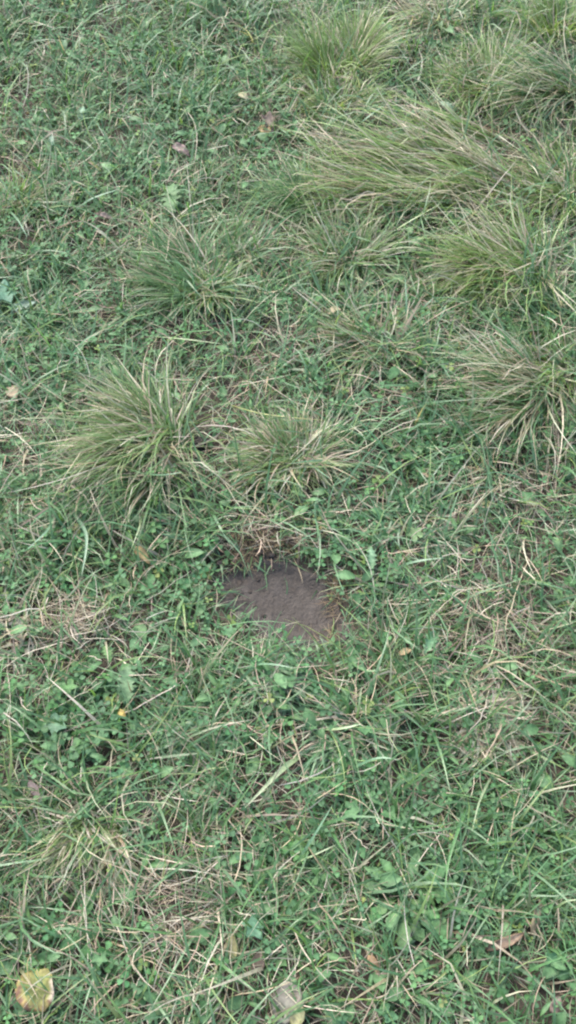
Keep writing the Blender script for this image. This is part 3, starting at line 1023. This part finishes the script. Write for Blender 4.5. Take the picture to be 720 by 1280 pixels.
BLADES = [  # pixel points from root to tip, width mm, tint, words
    ([(378, 943), (350, 965), (306, 1010)], 8.0, 'pale', 'wide pale green lance-shaped grass blade beside the small dark tuft'),
    ([(412, 966), (385, 978), (350, 997)], 3.5, 'green', 'narrow green blade beside the wide pale lance-shaped blade'),
    ([(360, 1082), (390, 1070), (420, 1056)], 3.2, 'pale', 'pale green blade lying across the thatch near the dandelion rosette'),
    ([(586, 1004), (570, 1045), (559, 1085), (556, 1126)], 4.5, 'green', 'long upright green blade over the dandelion rosette'),
    ([(366, 1085), (388, 1052), (416, 1006)], 4.5, 'blue', 'broad blue-green blade beside the dandelion rosette'),
    ([(507, 412), (508, 380), (506, 344)], 4.8, 'blue', 'upright blue-green blade behind the thin tan straggling tuft'),
    ([(540, 416), (550, 398), (558, 380)], 5.0, 'blue', 'short broad blue-green blade beside the tan-sided fan'),
    ([(518, 398), (530, 384), (542, 372)], 3.6, 'blue', 'slanting blue-green blade between the two upright ones'),
    ([(438, 165), (458, 148), (482, 130)], 5.5, 'blue', 'broad blue-green blade slanting behind the flattened swath'),
    ([(420, 150), (432, 138), (440, 124)], 4.0, 'blue', 'short blue-green blade before the thick fanning tussock'),
    ([(92, 268), (112, 250), (150, 236)], 7.0, 'blue', 'wide arching blue-green blade near the bare soil bank'),
    ([(90, 640), (108, 670), (102, 720)], 6.5, 'blue', 'wide blue-green blade hanging down below the big arching tussock'),
    ([(70, 640), (60, 662), (30, 690)], 5.0, 'blue', 'blue-green blade pointing away from the big arching tussock'),
    ([(178, 640), (174, 660), (164, 686)], 3.6, 'pale', 'pale blade hanging beside the curled yellow leaf'),
    ([(490, 712), (520, 702), (556, 697)], 5.5, 'blue', 'wide blue-green blade lying beside the bare mud'),
    ([(446, 898), (449, 880), (452, 858)], 4.2, 'pale', 'short upright pale blade near the withered tuft'),
    ([(402, 912), (425, 911), (452, 905)], 5.0, 'pale', 'broad pale blade lying flat near the withered tuft'),
    ([(184, 420), (230, 424), (278, 430)], 3.8, 'pale', 'long pale green blade lying level over the clover'),
    ([(170, 590), (200, 594), (228, 590)], 4.5, 'blue', 'blue-green blade lying across the big arching tussock'),
    ([(240, 520), (246, 496), (262, 478)], 4.2, 'blue', 'curved blue-green blade behind the soil clod'),
    ([(478, 298), (510, 278), (552, 254)], 4.0, 'pale', 'long pale blue-green blade crossing the flattened swath'),
    ([(10, 262), (22, 275), (34, 296)], 5.0, 'blue', 'arching blue-green blade on the bare soil bank'),
    ([(108, 30), (128, 16), (150, 6)], 5.0, 'blue', 'broad blue-green blade in the turf beyond the soil bank'),
    ([(285, 505), (310, 513), (340, 519), (410, 526)], 3.0, 'yellow', 'yellow-tipped blade lying over the olive tussock'),
    ([(380, 575), (395, 586), (415, 600)], 3.4, 'blue', 'short blue-green blade beside the olive tussock behind the mud'),
    ([(240, 1170), (195, 1165), (130, 1155)], 4.0, 'green', 'long green blade arching across the straw thatch'),
    ([(255, 1190), (285, 1212), (320, 1240)], 4.5, 'green', 'green blade reaching towards the grey-green fallen leaf'),
    ([(0, 880), (0, 850), (6, 815)], 3.2, 'green', 'green blade beside the pale grey-green tuft'),
    ([(640, 1262), (624, 1236), (612, 1215)], 4.8, 'green', 'broad green blade below the curled brown leaf'),
    ([(690, 1140), (705, 1128), (724, 1124)], 3.6, 'pale', 'pale green blade near the brown strap-shaped leaf'),
    ([(430, 820), (455, 838), (486, 836)], 4.2, 'green', 'green blade spreading from the near rim of the mud'),
    ([(300, 838), (330, 830), (368, 835)], 4.5, 'blue', 'blue-green blade along the near rim of the mud'),
    ([(432, 965), (470, 948), (500, 950)], 4.0, 'blue', 'blue-green blade between the pale lance and the rosette'),
    ([(620, 960), (600, 1000), (590, 1040)], 3.4, 'pale', 'pale green blade bending down below the withered tuft'),
]
BT = {'pale': ((.20, .28, .13), (.33, .39, .22)), 'green': ((.07, .16, .05), (.13, .25, .085)),
      'blue': ((.085, .175, .085), (.15, .27, .16)), 'yellow': ((.20, .24, .07), (.36, .34, .12))}
for pts, w, tint, label in BLADES:
    k = len(pts)
    zs = np.concatenate([[.010], np.linspace(.044, .056, k - 1)]) if k > 2 else [.004, .045]
    P = spline(pix_path(pts, zs), 12)
    c0, c1 = (jitter(c_, 1, .1, .06)[0] for c_ in BT[tint])
    A = Acc()
    A.add(*ribbon(P, w / 1000, c0, c1))
    tag(link('grass_shoot', A.mesh('grass_shoot', M_GRASS, P[0]), loc=P[0]), label, 'grass')

STALKS = [  # pixel points, thickness mm, colour index, words
    ([(141, 902), (180, 880), (219, 857)], 2.6, 2, 'thick pale straw stalk lying beside the pale toothed dandelion leaf'),
    ([(46, 898), (88, 876), (128, 852)], 1.5, 2, 'long thin pale straw crossing the clover behind the thick stalk'),
    ([(10, 818), (12, 870), (13, 922)], 1.1, 2, 'thin upright pale stalk in the clover beside the grey-green tuft'),
    ([(79, 800), (68, 836), (54, 875)], 1.2, 2, 'thin straw leaning out of the pile of dead stalks'),
    ([(78, 822), (96, 811), (114, 799)], 1.7, 2, 'short straw lying on the rim of the dead stalk pile'),
    ([(164, 761), (200, 740), (238, 714)], 1.6, 4, 'straight greenish straw pointing to the bare mud'),
    ([(164, 750), (172, 728), (194, 704), (256, 672)], 1.6, 1, 'long curved tan stalk arching towards the bare mud'),
    ([(146, 774), (155, 750), (164, 728)], 1.4, 0, 'short tan stalk standing out of the pile of dead stalks'),
    ([(160, 732), (162, 750), (163, 765)], 1.1, 2, 'short upright pale stalk under the curled yellow leaf'),
    ([(103, 1060), (106, 1120), (110, 1214)], 1.7, 2, 'long white straw trailing down from the dry trailing tuft'),
    ([(100, 1085), (108, 1150), (113, 1195)], 1.2, 2, 'second white straw beside the long trailing one'),
    ([(126, 1105), (123, 1150), (119, 1188)], 1.9, 1, 'olive-tan stalk beside the white trailing straws'),
    ([(214, 1146), (240, 1148), (267, 1151)], 2.2, 2, 'thick pale straw lying at the rim of the straw thatch'),
    ([(199, 1147), (209, 1132), (219, 1118)], 1.3, 0, 'slanting straw inside the straw thatch'),
    ([(163, 1070), (200, 1100), (235, 1122)], 1.3, 0, 'long tan straw crossing the straw thatch'),
    ([(222, 1180), (250, 1194), (272, 1216)], 2.0, 2, 'pale bent straw between the thatch and the grey-green leaf'),
    ([(230, 1192), (255, 1202), (282, 1206)], 1.6, 2, 'pale straw crossing the bent one near the grey-green leaf'),
    ([(236, 1208), (240, 1240), (250, 1268)], 1.8, 2, 'pale straw running down from the bent straws'),
    ([(434, 1037), (447, 1049), (461, 1061)], 1.9, 2, 'short bright white straw behind the dandelion rosette'),
    ([(495, 1204), (496, 1225), (497, 1246)], 1.7, 2, 'short upright white straw below the dandelion rosette'),
    ([(583, 1172), (584, 1190), (584, 1208)], 1.6, 2, 'short upright white straw beside the curled brown leaf'),
    ([(611, 1013), (632, 994), (662, 985)], 1.9, 0, 'arched tan stalk over the clover below the withered tuft'),
    ([(661, 700), (644, 740), (634, 775), (632, 795)], 2.2, 0, 'curved tan stalk standing in the thin dry turf'),
    ([(632, 795), (620, 815), (600, 838)], 1.3, 1, 'thin tan stalk continuing from the curved one'),
    ([(549, 812), (575, 816), (602, 823)], 1.4, 2, 'thin pale straw lying level in the thin dry turf'),
    ([(391, 833), (402, 862), (424, 886)], 1.5, 0, 'curved tan stalk below the near rim of the mud'),
    ([(452, 822), (470, 846), (491, 872)], 1.5, 3, 'dark tan stalk slanting away from the near rim of the mud'),
    ([(477, 885), (483, 910), (490, 936)], 1.5, 2, 'pale stalk between the mud and the withered tuft'),
    ([(435, 470), (443, 502), (466, 520), (506, 533)], 1.7, 2, 'hooked pale stalk lying behind the clover near the tan fan'),
    ([(478, 498), (502, 495), (527, 503)], 1.3, 2, 'short arched pale straw inside the hooked stalk'),
    ([(361, 414), (378, 436), (392, 457)], 1.3, 2, 'slanting pale straw in the turf before the fan-shaped olive tuft'),
    ([(72, 422), (95, 426), (117, 427)], 1.3, 2, 'short pale straw lying on the clover before the soil bank'),
    ([(192, 638), (212, 622), (234, 606)], 1.3, 2, 'pale straw between the big tussock and the bare mud'),
    ([(275, 600), (290, 618), (306, 641)], 1.5, 2, 'straight pale straw behind the bare mud'),
    ([(75, 302), (82, 270), (93, 236)], 1.1, 2, 'thin upright straw beside the wide arching blue-green blade'),
    ([(250, 18), (253, 50), (256, 82)], 1.3, 2, 'upright pale straw beyond the dead brown leaf'),
    ([(220, 126), (240, 146), (246, 170), (243, 203)], 2.2, 2, 'bowed whitish stalk beside the dead brown leaf'),
    ([(252, 200), (256, 214), (258, 228)], 1.5, 2, 'short whitish stalk below the bowed one'),
    ([(50, 655), (53, 715), (40, 752)], 1.1, 2, 'thin bent straw rising from the clover by the stalk pile'),
    ([(262, 1055), (267, 1110), (295, 1142)], 1.1, 2, 'thin hooked straw near the straw thatch'),
    ([(44, 1020), (60, 1023), (78, 1031)], 1.6, 2, 'short pale straw near the purple-brown fallen leaf'),
    ([(0, 1001), (12, 1010), (26, 1023)], 2.0, 0, 'thick tan stalk beside the purple-brown fallen leaf'),
    ([(0, 1003), (34, 999), (70, 994)], 1.3, 0, 'level tan straw behind the purple-brown fallen leaf'),
    ([(300, 1146), (325, 1128), (362, 1120)], 2.0, 0, 'arched tan stalk between the thatch and the dandelion rosette'),
    ([(428, 1268), (436, 1242), (446, 1222)], 1.3, 2, 'thin pale stalk beside the grey-green fallen leaf'),
    ([(324, 1268), (336, 1236), (352, 1202)], 1.5, 2, 'slanting pale straw leaning on the grey-green fallen leaf'),
    ([(390, 1212), (414, 1202), (438, 1196)], 1.5, 0, 'level tan straw behind the grey-green fallen leaf'),
    ([(420, 1148), (438, 1149), (458, 1148)], 2.6, 2, 'thick pale stem piece beside the dandelion rosette'),
    ([(575, 870), (590, 884), (612, 900)], 2.6, 2, 'broad white dead blade on the withered tuft'),
    ([(612, 862), (604, 890), (586, 916)], 2.4, 2, 'white dead blade crossing the withered tuft'),
    ([(618, 940), (632, 920), (652, 908)], 1.8, 2, 'white straw bending out of the withered tuft'),
    ([(548, 668), (530, 660), (514, 672)], 2.0, 2, 'arched white dead blade on the blue-green tuft'),
    ([(560, 690), (584, 700), (600, 694)], 1.6, 2, 'pale bent straw beside the blue-green tuft'),
    ([(490, 232), (506, 206), (536, 200)], 1.8, 2, 'looped pale blade standing on the flattened swath'),
    ([(560, 222), (585, 214), (606, 202)], 2.4, 2, 'white dead blade across the flattened swath'),
    ([(424, 252), (440, 246), (470, 252)], 1.8, 2, 'pale blade at the tip of the flattened swath'),
    ([(596, 452), (620, 440), (650, 436)], 2.4, 2, 'white dead blade lying over the tan fan'),
    ([(665, 470), (690, 446), (722, 424)], 1.6, 2, 'long pale stalk crossing behind the tan fan'),
    ([(106, 820), (116, 821), (127, 826)], 2.4, 2, 'pale forked stub of stem in front of the stalk pile'),
    ([(276, 676), (262, 690), (252, 704)], 1.4, 2, 'bent tan stem at the far rim of the mud'),
    ([(372, 708), (373, 690), (377, 668)], 1.2, 3, 'thin brown stem standing at the far rim of the mud'),
    ([(270, 735), (271, 750), (270, 765)], 1.1, 0, 'thin tan stem at the end of the mud patch'),
    ([(36, 700), (66, 730), (86, 752)], 1.2, 1, 'thin tan straw leading to the pile of dead stalks'),
]
for ci in range(70):                                             # the pile itself
    uu, vv = rng.normal(95, 22), rng.normal(778, 15)
    a, l_ = rng.uniform(0, math.pi), rng.uniform(15, 34)
    STALKS.append(([(uu - math.cos(a) * l_, vv + math.sin(a) * l_ * .8), (uu, vv - 2), (uu + math.cos(a) * l_, vv - math.sin(a) * l_ * .8)],
                   rng.uniform(1.0, 1.9), int(rng.integers(0, 5)), 'PILE'))
for ci in range(44):
    uu, vv = rng.normal(222, 30), rng.normal(1130, 34)
    a, l_ = rng.uniform(0, math.pi), rng.uniform(12, 34)
    STALKS.append(([(uu - math.cos(a) * l_, vv + math.sin(a) * l_ * .85), (uu, vv - 2), (uu + math.cos(a) * l_, vv - math.sin(a) * l_ * .85)],
                   rng.uniform(1.0, 1.8), int(rng.integers(0, 5)), 'THATCH'))
for pts, w, ci, label in STALKS:
    k = len(pts)
    h0 = rng.uniform(.016, .036) if label in ('PILE', 'THATCH') else .036
    zs = np.concatenate([[.014], np.full(k - 2, h0), [h0 * rng.uniform(.8, 1.1)]])
    P = spline(pix_path(pts, zs), 9)
    P[1:-1, :2] += rng.normal(0, .0012, (7, 2))
    c = jitter(DRY[ci], 1, .12, .04)[0]
    A = Acc()
    A.add(*tube(P, w / 2000, w / 2000 * .55, c * .9, c, 5))
    o = link('straw_stalk', A.mesh('straw_stalk', M_STRAW, P[0]), loc=P[0])
    if label == 'PILE':
        tag(o, 'dry stalk lying crisscross in the pile of dead stalks', 'straw', 'stalks in the dead stalk pile')
    elif label == 'THATCH':
        tag(o, 'dry stalk lying tangled in the straw thatch', 'straw', 'stalks in the straw thatch')
    else:
        tag(o, label, 'straw')

# ------------------------------------------------------------------ dandelion rosette and single toothed leaves
TOOTH = lambda t: (.035 + .20 * t ** .8 * (1 - t ** 6)) if t < .97 else .03
SPAT = lambda t: .03 + .24 * (t ** 1.3) * max(0, 1 - t ** 7)
rx_, ry_ = (float(k) for k in px(503, 1120))
ros = link('dandelion_plant', None, loc=(rx_, ry_, float(height(rx_, ry_))))
tag(ros, 'dandelion rosette of broad toothed green leaves', 'dandelion')
for q, (tu, tv) in enumerate([(460, 1084), (459, 1106), (464, 1146), (486, 1160), (506, 1188), (528, 1178), (566, 1178),
                              (584, 1122), (558, 1082), (523, 1066), (480, 1075), (548, 1145), (574, 1102)]):
    du, dv = tu - 503, tv - 1120
    dl = math.hypot(du, dv)
    c0 = jitter((.12, .20, .075), 1, .15)[0]
    c1 = jitter((.095, .195, .075), 1, .2)[0]
    mp = leaf_mesh(SPAT if q % 3 else TOOTH, 16, 1, (c0, c1), .30 + .2 * rng.random(), .18, .45, 5, .10, 100 + q)
    set_leaf('leaf', mp, M_WEED, 503 + du / dl * 5, 1120 + dv / dl * 5, tu, tv, .004, rng.uniform(.018, .040), None, None,
             roll=float(rng.normal(0, .25)), parent=ros)

PINN = lambda t: .03 + .27 * math.sin(math.pi * (.08 + .88 * t)) ** .8
for q, (a, b_, c0, c1, label) in enumerate([
    ((160, 834), (159, 878), (.12, .20, .10), (.11, .19, .09), 'pale toothed dandelion leaf lying flat on the clover'),
    ((14, 388), (44, 376), (.18, .25, .18), (.20, .27, .20), 'pale grey-green toothed leaf in the clover before the soil bank'),
    ((464, 712), (464, 684), (.11, .20, .10), (.13, .23, .13), 'pale blue-green toothed leaf standing beside the bare mud'),
    ((566, 140), (550, 126), (.18, .28, .18), (.22, .32, .22), 'pale green toothed leaf at the foot of the rounded olive tussock'),
    ((215, 268), (214, 228), (.07, .14, .05), (.085, .16, .065), 'green pinnate toothed leaf between the soil bank and the dense tuft'),
    ((100, 150), (104, 132), (.13, .22, .13), (.15, .24, .15), 'pale toothed leaf in the turf behind the soil bank'),
    ((132, 808), (138, 826), (.10, .19, .07), (.11, .21, .07), 'dark green toothed leaf beside the pile of dead stalks'),
    ((66, 182), (64, 168), (.12, .20, .13), (.14, .22, .15), 'small grey-green toothed leaf behind the bare soil bank'),
    ((544, 790), (532, 815), (.12, .24, .12), (.15, .27, .14), 'green toothed leaf in the thin dry turf'),
]):
    mp = leaf_mesh(PINN, 20, 1, (c0, c1), .22, .20, .74, 5, .14, 200 + q)
    set_leaf('dandelion_leaf', mp, M_WEED, *a, *b_, .028, .036, label, 'dandelion leaf', 'single toothed leaves', roll=float(rng.normal(0, .2)))

for q, (uu, vv, rad, c, label) in enumerate([
    (84, 858, 15, (.105, .215, .075), 'round lobed green leaf in front of the dead stalk pile'),
    (318, 1160, 19, (.085, .185, .105), 'round lobed blue-green leaf above the grey-green fallen leaf'),
    (122, 922, 15, (.095, .205, .085), 'round lobed green leaf in the clover by the thick pale stalk'),
    (70, 905, 17, (.085, .175, .095), 'dull green lobed leaf beside the long thin pale straw'),
    (6, 366, 20, (.10, .21, .13), 'large blue-green lobed leaf beside the pale grey-green toothed leaf'),
    (160, 1118, 15, (.085, .19, .07), 'lobed green leaf growing through the straw thatch'),
    (440, 1012, 14, (.095, .21, .08), 'lobed green leaf by the short bright white straw'),
    (520, 668, 14, (.17, .26, .11), 'yellow-green rounded leaf in the blue-green tuft'),
    (690, 1200, 17, (.08, .18, .075), 'lobed green leaf beside the curled brown leaf'),
    (125, 1198, 15, (.10, .21, .085), 'lobed green leaf between the thatch and the yellowing leaf'),
]):
    V, C, Q, T = lobed_mesh(.5, 5, .42, np.array(c) * 1.1, np.array(c), 1, .10, 300 + q)
    a = rng.uniform(0, 6.28)
    V = V + np.array([.5, 0, 0])
    set_leaf('lobed_leaf', (V, C, Q, T), M_WEED, uu - math.cos(a) * rad, vv - math.sin(a) * rad * .8, uu + math.cos(a) * rad,
             vv + math.sin(a) * rad * .8, .026, .032, label, 'weed leaf', 'single lobed leaves', roll=float(rng.normal(0, .2)))

# ------------------------------------------------------------------ fallen leaves
# the yellowing round leaf: green heart, tan notched rim, pale curled flap, long stalk
ang = np.linspace(0, 2 * np.pi, 41)[:-1]
rad = 1 + .05 * np.cos(2 * ang + .4) + .03 * np.cos(5 * ang) + .02 * rng.normal(0, 1, 40)
rad[9:11] *= .90
rad[24:26] *= .93
p = np.array([*(float(k) for k in px(44, 1236, .03)), 0])
p[2] = float(height(p[0], p[1])) + .030
V, C = [(0, 0, .002)], [(.22, .255, .085)]
for k in (.35, .62, .82, 1.0):
    for i, a in enumerate(ang):
        zz = .004 * math.sin(2 * a + 1) * k + .003 * k * k * math.sin(5 * a)
        flap = max(0, math.cos(a - .05)) ** 6
        rr = .0255 * k * rad[i]
        if k > .7:
            rr *= 1 - .10 * flap * (k - .7) / .3
            zz += .007 * flap * (k - .7) / .3
        V.append((rr * math.cos(a), rr * 1.05 * math.sin(a), zz))
        low = max(0, -math.sin(a + .5))
        g = np.array((.235, .265, .085))
        tan_ = np.array((.40, .30, .115))
        f = np.clip((k - .45) * 1.9 * (.35 + .9 * low + .3 * rng.random()), 0, 1)
        c = g * (1 - f) + tan_ * f
        if flap > .35 and k > .7:
            c = np.array((.52, .44, .32))
        elif k > .8 and rng.random() < .10 + .35 * low:
            c = np.array((.20, .115, .075))
        C.append(c * rng.uniform(.9, 1.1))
T = [(0, 1 + i, 1 + (i + 1) % 40) for i in range(40)]
Q = [(1 + q * 40 + i, 1 + (q + 1) * 40 + i, 1 + (q + 1) * 40 + (i + 1) % 40, 1 + q * 40 + (i + 1) % 40) for q in range(3) for i in range(40)]
A = Acc()
A.add(V, C, Q, T)
yl_root = link('fallen_leaf', None, loc=(p[0], p[1], float(height(p[0], p[1]))))
tag(yl_root, 'yellowing round fallen leaf with tan spotted rim', 'fallen leaf')
lo = link('leaf_blade', A.mesh('leaf_blade', M_DEAD), yl_root, (0, 0, .030))
lo.rotation_euler = (R(4), R(-5), 0)
thicken(lo, .0004)
A = Acc()
A.add(*tube(spline([(-.004, .000, .0335), (-.012, .018, .036), (-.014, .034, .036), (-.006, .050, .022), (0, .056, .001)], 14), .0007, .0009, (.36, .30, .14), (.30, .24, .13)))
link('stalk', A.mesh('stalk', M_DEAD), yl_root)
for q in range(4):                                               # veins
    a0_ = R(250 + q * 32)
    A = Acc()
    A.add(*tube(spline([(0, 0, .0335), (.010 * math.cos(a0_), .010 * math.sin(a0_), .0335), (.021 * math.cos(a0_), .021 * math.sin(a0_), .0325)], 6), .0005, .0002, (.36, .35, .14), (.36, .31, .14), 4))
    link('vein', A.mesh('vein', M_DEAD), yl_root)

CURL = lambda t: .20 * math.sin(math.pi * (.04 + .93 * t)) ** .7
BROADL = lambda t: .36 * math.sin(math.pi * (.06 + .90 * t)) ** .75
STRAP = lambda t: .13 * math.sin(math.pi * (.05 + .93 * t)) ** .6
for q, (a, b_, prof, c0, c1, fold, arch, z0, z1, label, ed) in enumerate([
    ((352, 1280), (366, 1220), BROADL, (.19, .20, .155), (.24, .21, .17), .10, .10, .020, .028, 'large grey-green ragged fallen leaf on dark soil', (.20, .17, .14)),
    ((366, 1283), (378, 1258), BROADL, (.36, .33, .15), (.34, .34, .18), .2, .2, .030, .034, 'small pale yellow fallen leaf touching the grey-green fallen leaf', None),
    ((318, 1216), (326, 1190), BROADL, (.20, .145, .105), (.16, .12, .09), .3, .3, .014, .022, 'crumpled brown fallen leaf above the grey-green fallen leaf', None),
    ((292, 1200), (288, 1164), CURL, (.22, .22, .10), (.27, .24, .12), .3, .25, .024, .028, 'olive withered leaf beside the round lobed blue-green leaf', None),
    ((168, 686), (187, 703), CURL, (.25, .20, .085), (.28, .23, .11), .9, .35, .030, .034, 'curled yellow fallen leaf near the arched tan stalk', (.30, .21, .09)),
    ((608, 1186), (655, 1168), STRAP, (.24, .165, .11), (.31, .23, .155), .9, .55, .016, .034, 'curled brown dead leaf arching over the clover', (.24, .16, .10)),
    ((664, 1168), (676, 1124), STRAP, (.20, .165, .095), (.24, .20, .12), .3, .12, .022, .034, 'brown strap-shaped dead leaf beside the curled brown leaf', None),
    ((690, 1266), (700, 1246), BROADL, (.27, .20, .16), (.23, .17, .14), .2, .2, .018, .024, 'small pinkish brown fallen leaf in the clover', None),
    ((331, 144), (340, 162), CURL, (.17, .135, .115), (.10, .075, .055), .7, .40, .018, .028, 'dead brown folded leaf caught in the grass', (.13, .09, .07)),
    ((324, 158), (338, 164), BROADL, (.40, .28, .13), (.44, .30, .14), .2, .2, .020, .026, 'orange-tan leaf fragment under the dead brown leaf', None),
    ((410, 392), (426, 385), BROADL, (.32, .27, .17), (.30, .25, .15), .3, .3, .034, .038, 'small pale tan round leaf lying in the clover', None),
    ((702, 850), (724, 840), CURL, (.32, .24, .21), (.36, .28, .25), .6, .4, .018, .026, 'pinkish brown rolled leaf in the thin dry turf', None),
    ((36, 978), (52, 998), CURL, (.20, .16, .15), (.17, .135, .125), .4, .2, .016, .020, 'purple-brown dead leaf lying beside the tan stalks', None),
    ((280, 900), (306, 912), CURL, (.17, .12, .085), (.15, .11, .08), .3, .3, .016, .020, 'dark brown dead leaf beside the small dark green tuft', None),
    ((148, 888), (157, 896), BROADL, (.48, .38, .12), (.45, .33, .10), .3, .2, .030, .032, 'tiny yellow leaf under the thick pale straw stalk', None),
    ((118, 268), (142, 272), STRAP, (.30, .23, .19), (.27, .20, .17), .4, .3, .014, .018, 'pinkish dead leaf near the wide arching blue-green blade', None),
    ((216, 182), (236, 192), CURL, (.30, .22, .20), (.25, .18, .16), .4, .3, .016, .022, 'faded pinkish brown leaf below the bowed whitish stalk', None),
    ((528, 590), (540, 598), BROADL, (.27, .215, .14), (.25, .20, .12), .3, .2, .026, .030, 'small tan leaf lying on the clover between the mud and the tan fan', None),
    ((500, 818), (514, 812), BROADL, (.40, .30, .17), (.38, .28, .15), .3, .3, .022, .028, 'small tan leaf in the short grass beside the mud', None),
    ((462, 1192), (472, 1226), CURL, (.28, .19, .11), (.24, .16, .09), .6, .3, .014, .018, 'rust-brown curled leaf below the dandelion rosette', None),
    ((298, 118), (310, 122), BROADL, (.36, .33, .18), (.34, .32, .19), .2, .2, .036, .038, 'tiny cream-yellow leaf behind the dead brown leaf', None),
    ((12, 484), (20, 498), BROADL, (.30, .25, .16), (.27, .22, .14), .3, .2, .022, .026, 'small tan leaf beside the clover bank and the arching tussock', None),
]):
    mp = leaf_mesh(prof, 12, 1, (c0, c1), arch, fold, .14, 6, .16, 400 + q, ed)
    set_leaf('fallen_leaf', mp, M_DEAD, *a, *b_, z0, z1, label, 'fallen leaf', roll=float(rng.normal(0, .25)), th=.0005)

# ------------------------------------------------------------------ soil clods and crumbs on the mud
def clod(name, u, v, r, label, group=None, sink=.35):
    lat, lon = 7, 10
    V = []
    seed = int(rng.integers(1000))
    for i in range(lat + 1):
        for j in range(lon):
            th, ph = math.pi * i / lat, 2 * math.pi * j / lon
            f = 1 + 1.0 * (float(vnoise(math.cos(ph) * math.sin(th) * 1.3 + seed, math.sin(ph) * math.sin(th) * 1.3 + math.cos(th) * 1.7, 1.6, 71)) - .5)
            V.append((r * f * math.sin(th) * math.cos(ph), r * f * math.sin(th) * math.sin(ph), r * .65 * f * math.cos(th)))
    Q = [(i * lon + j, (i + 1) * lon + j, (i + 1) * lon + (j + 1) % lon, i * lon + (j + 1) % lon) for i in range(lat) for j in range(lon)]
    x_, y_ = (float(k) for k in px(u, v))
    A = Acc()
    A.add(V, np.full((len(V), 3), .1), Q)
    o = link(name, A.mesh(name, M_CLOD), loc=(x_, y_, float(height(x_, y_)) + r * sink))
    o.rotation_euler[2] = rng.uniform(0, 6)
    return tag(o, label, 'soil', group)


clod('soil_clod', 250, 560, .019, 'crumbly brown soil clod between the two grass tussocks')
clod('soil_clod', 260, 550, .012, 'smaller brown soil clod leaning on the crumbly one')
for uu, vv, r in [(285, 712, .006), (292, 705, .007), (306, 716, .005), (300, 728, .006), (312, 738, .004), (296, 741, .005),
                  (322, 722, .004), (276, 706, .006), (318, 756, .004), (330, 768, .003), 
                  (404, 712, .006), (390, 705, .006), (412, 730, .005), (340, 698, .006), (326, 694, .006)]:
    clod('soil_crumb', uu, vv, r, 'small brown soil crumb on the crumbly edge of the mud patch', 'soil crumbs on the mud', .05 + .008 / r)
for uu, vv, r in [(10, 205, .010), (30, 214, .008), (16, 228, .009), (36, 230, .006), (4, 238, .008)]:
    clod('soil_crumb', uu, vv, r, 'brown soil crumb on the bare soil bank', 'soil crumbs on the bank', .4)
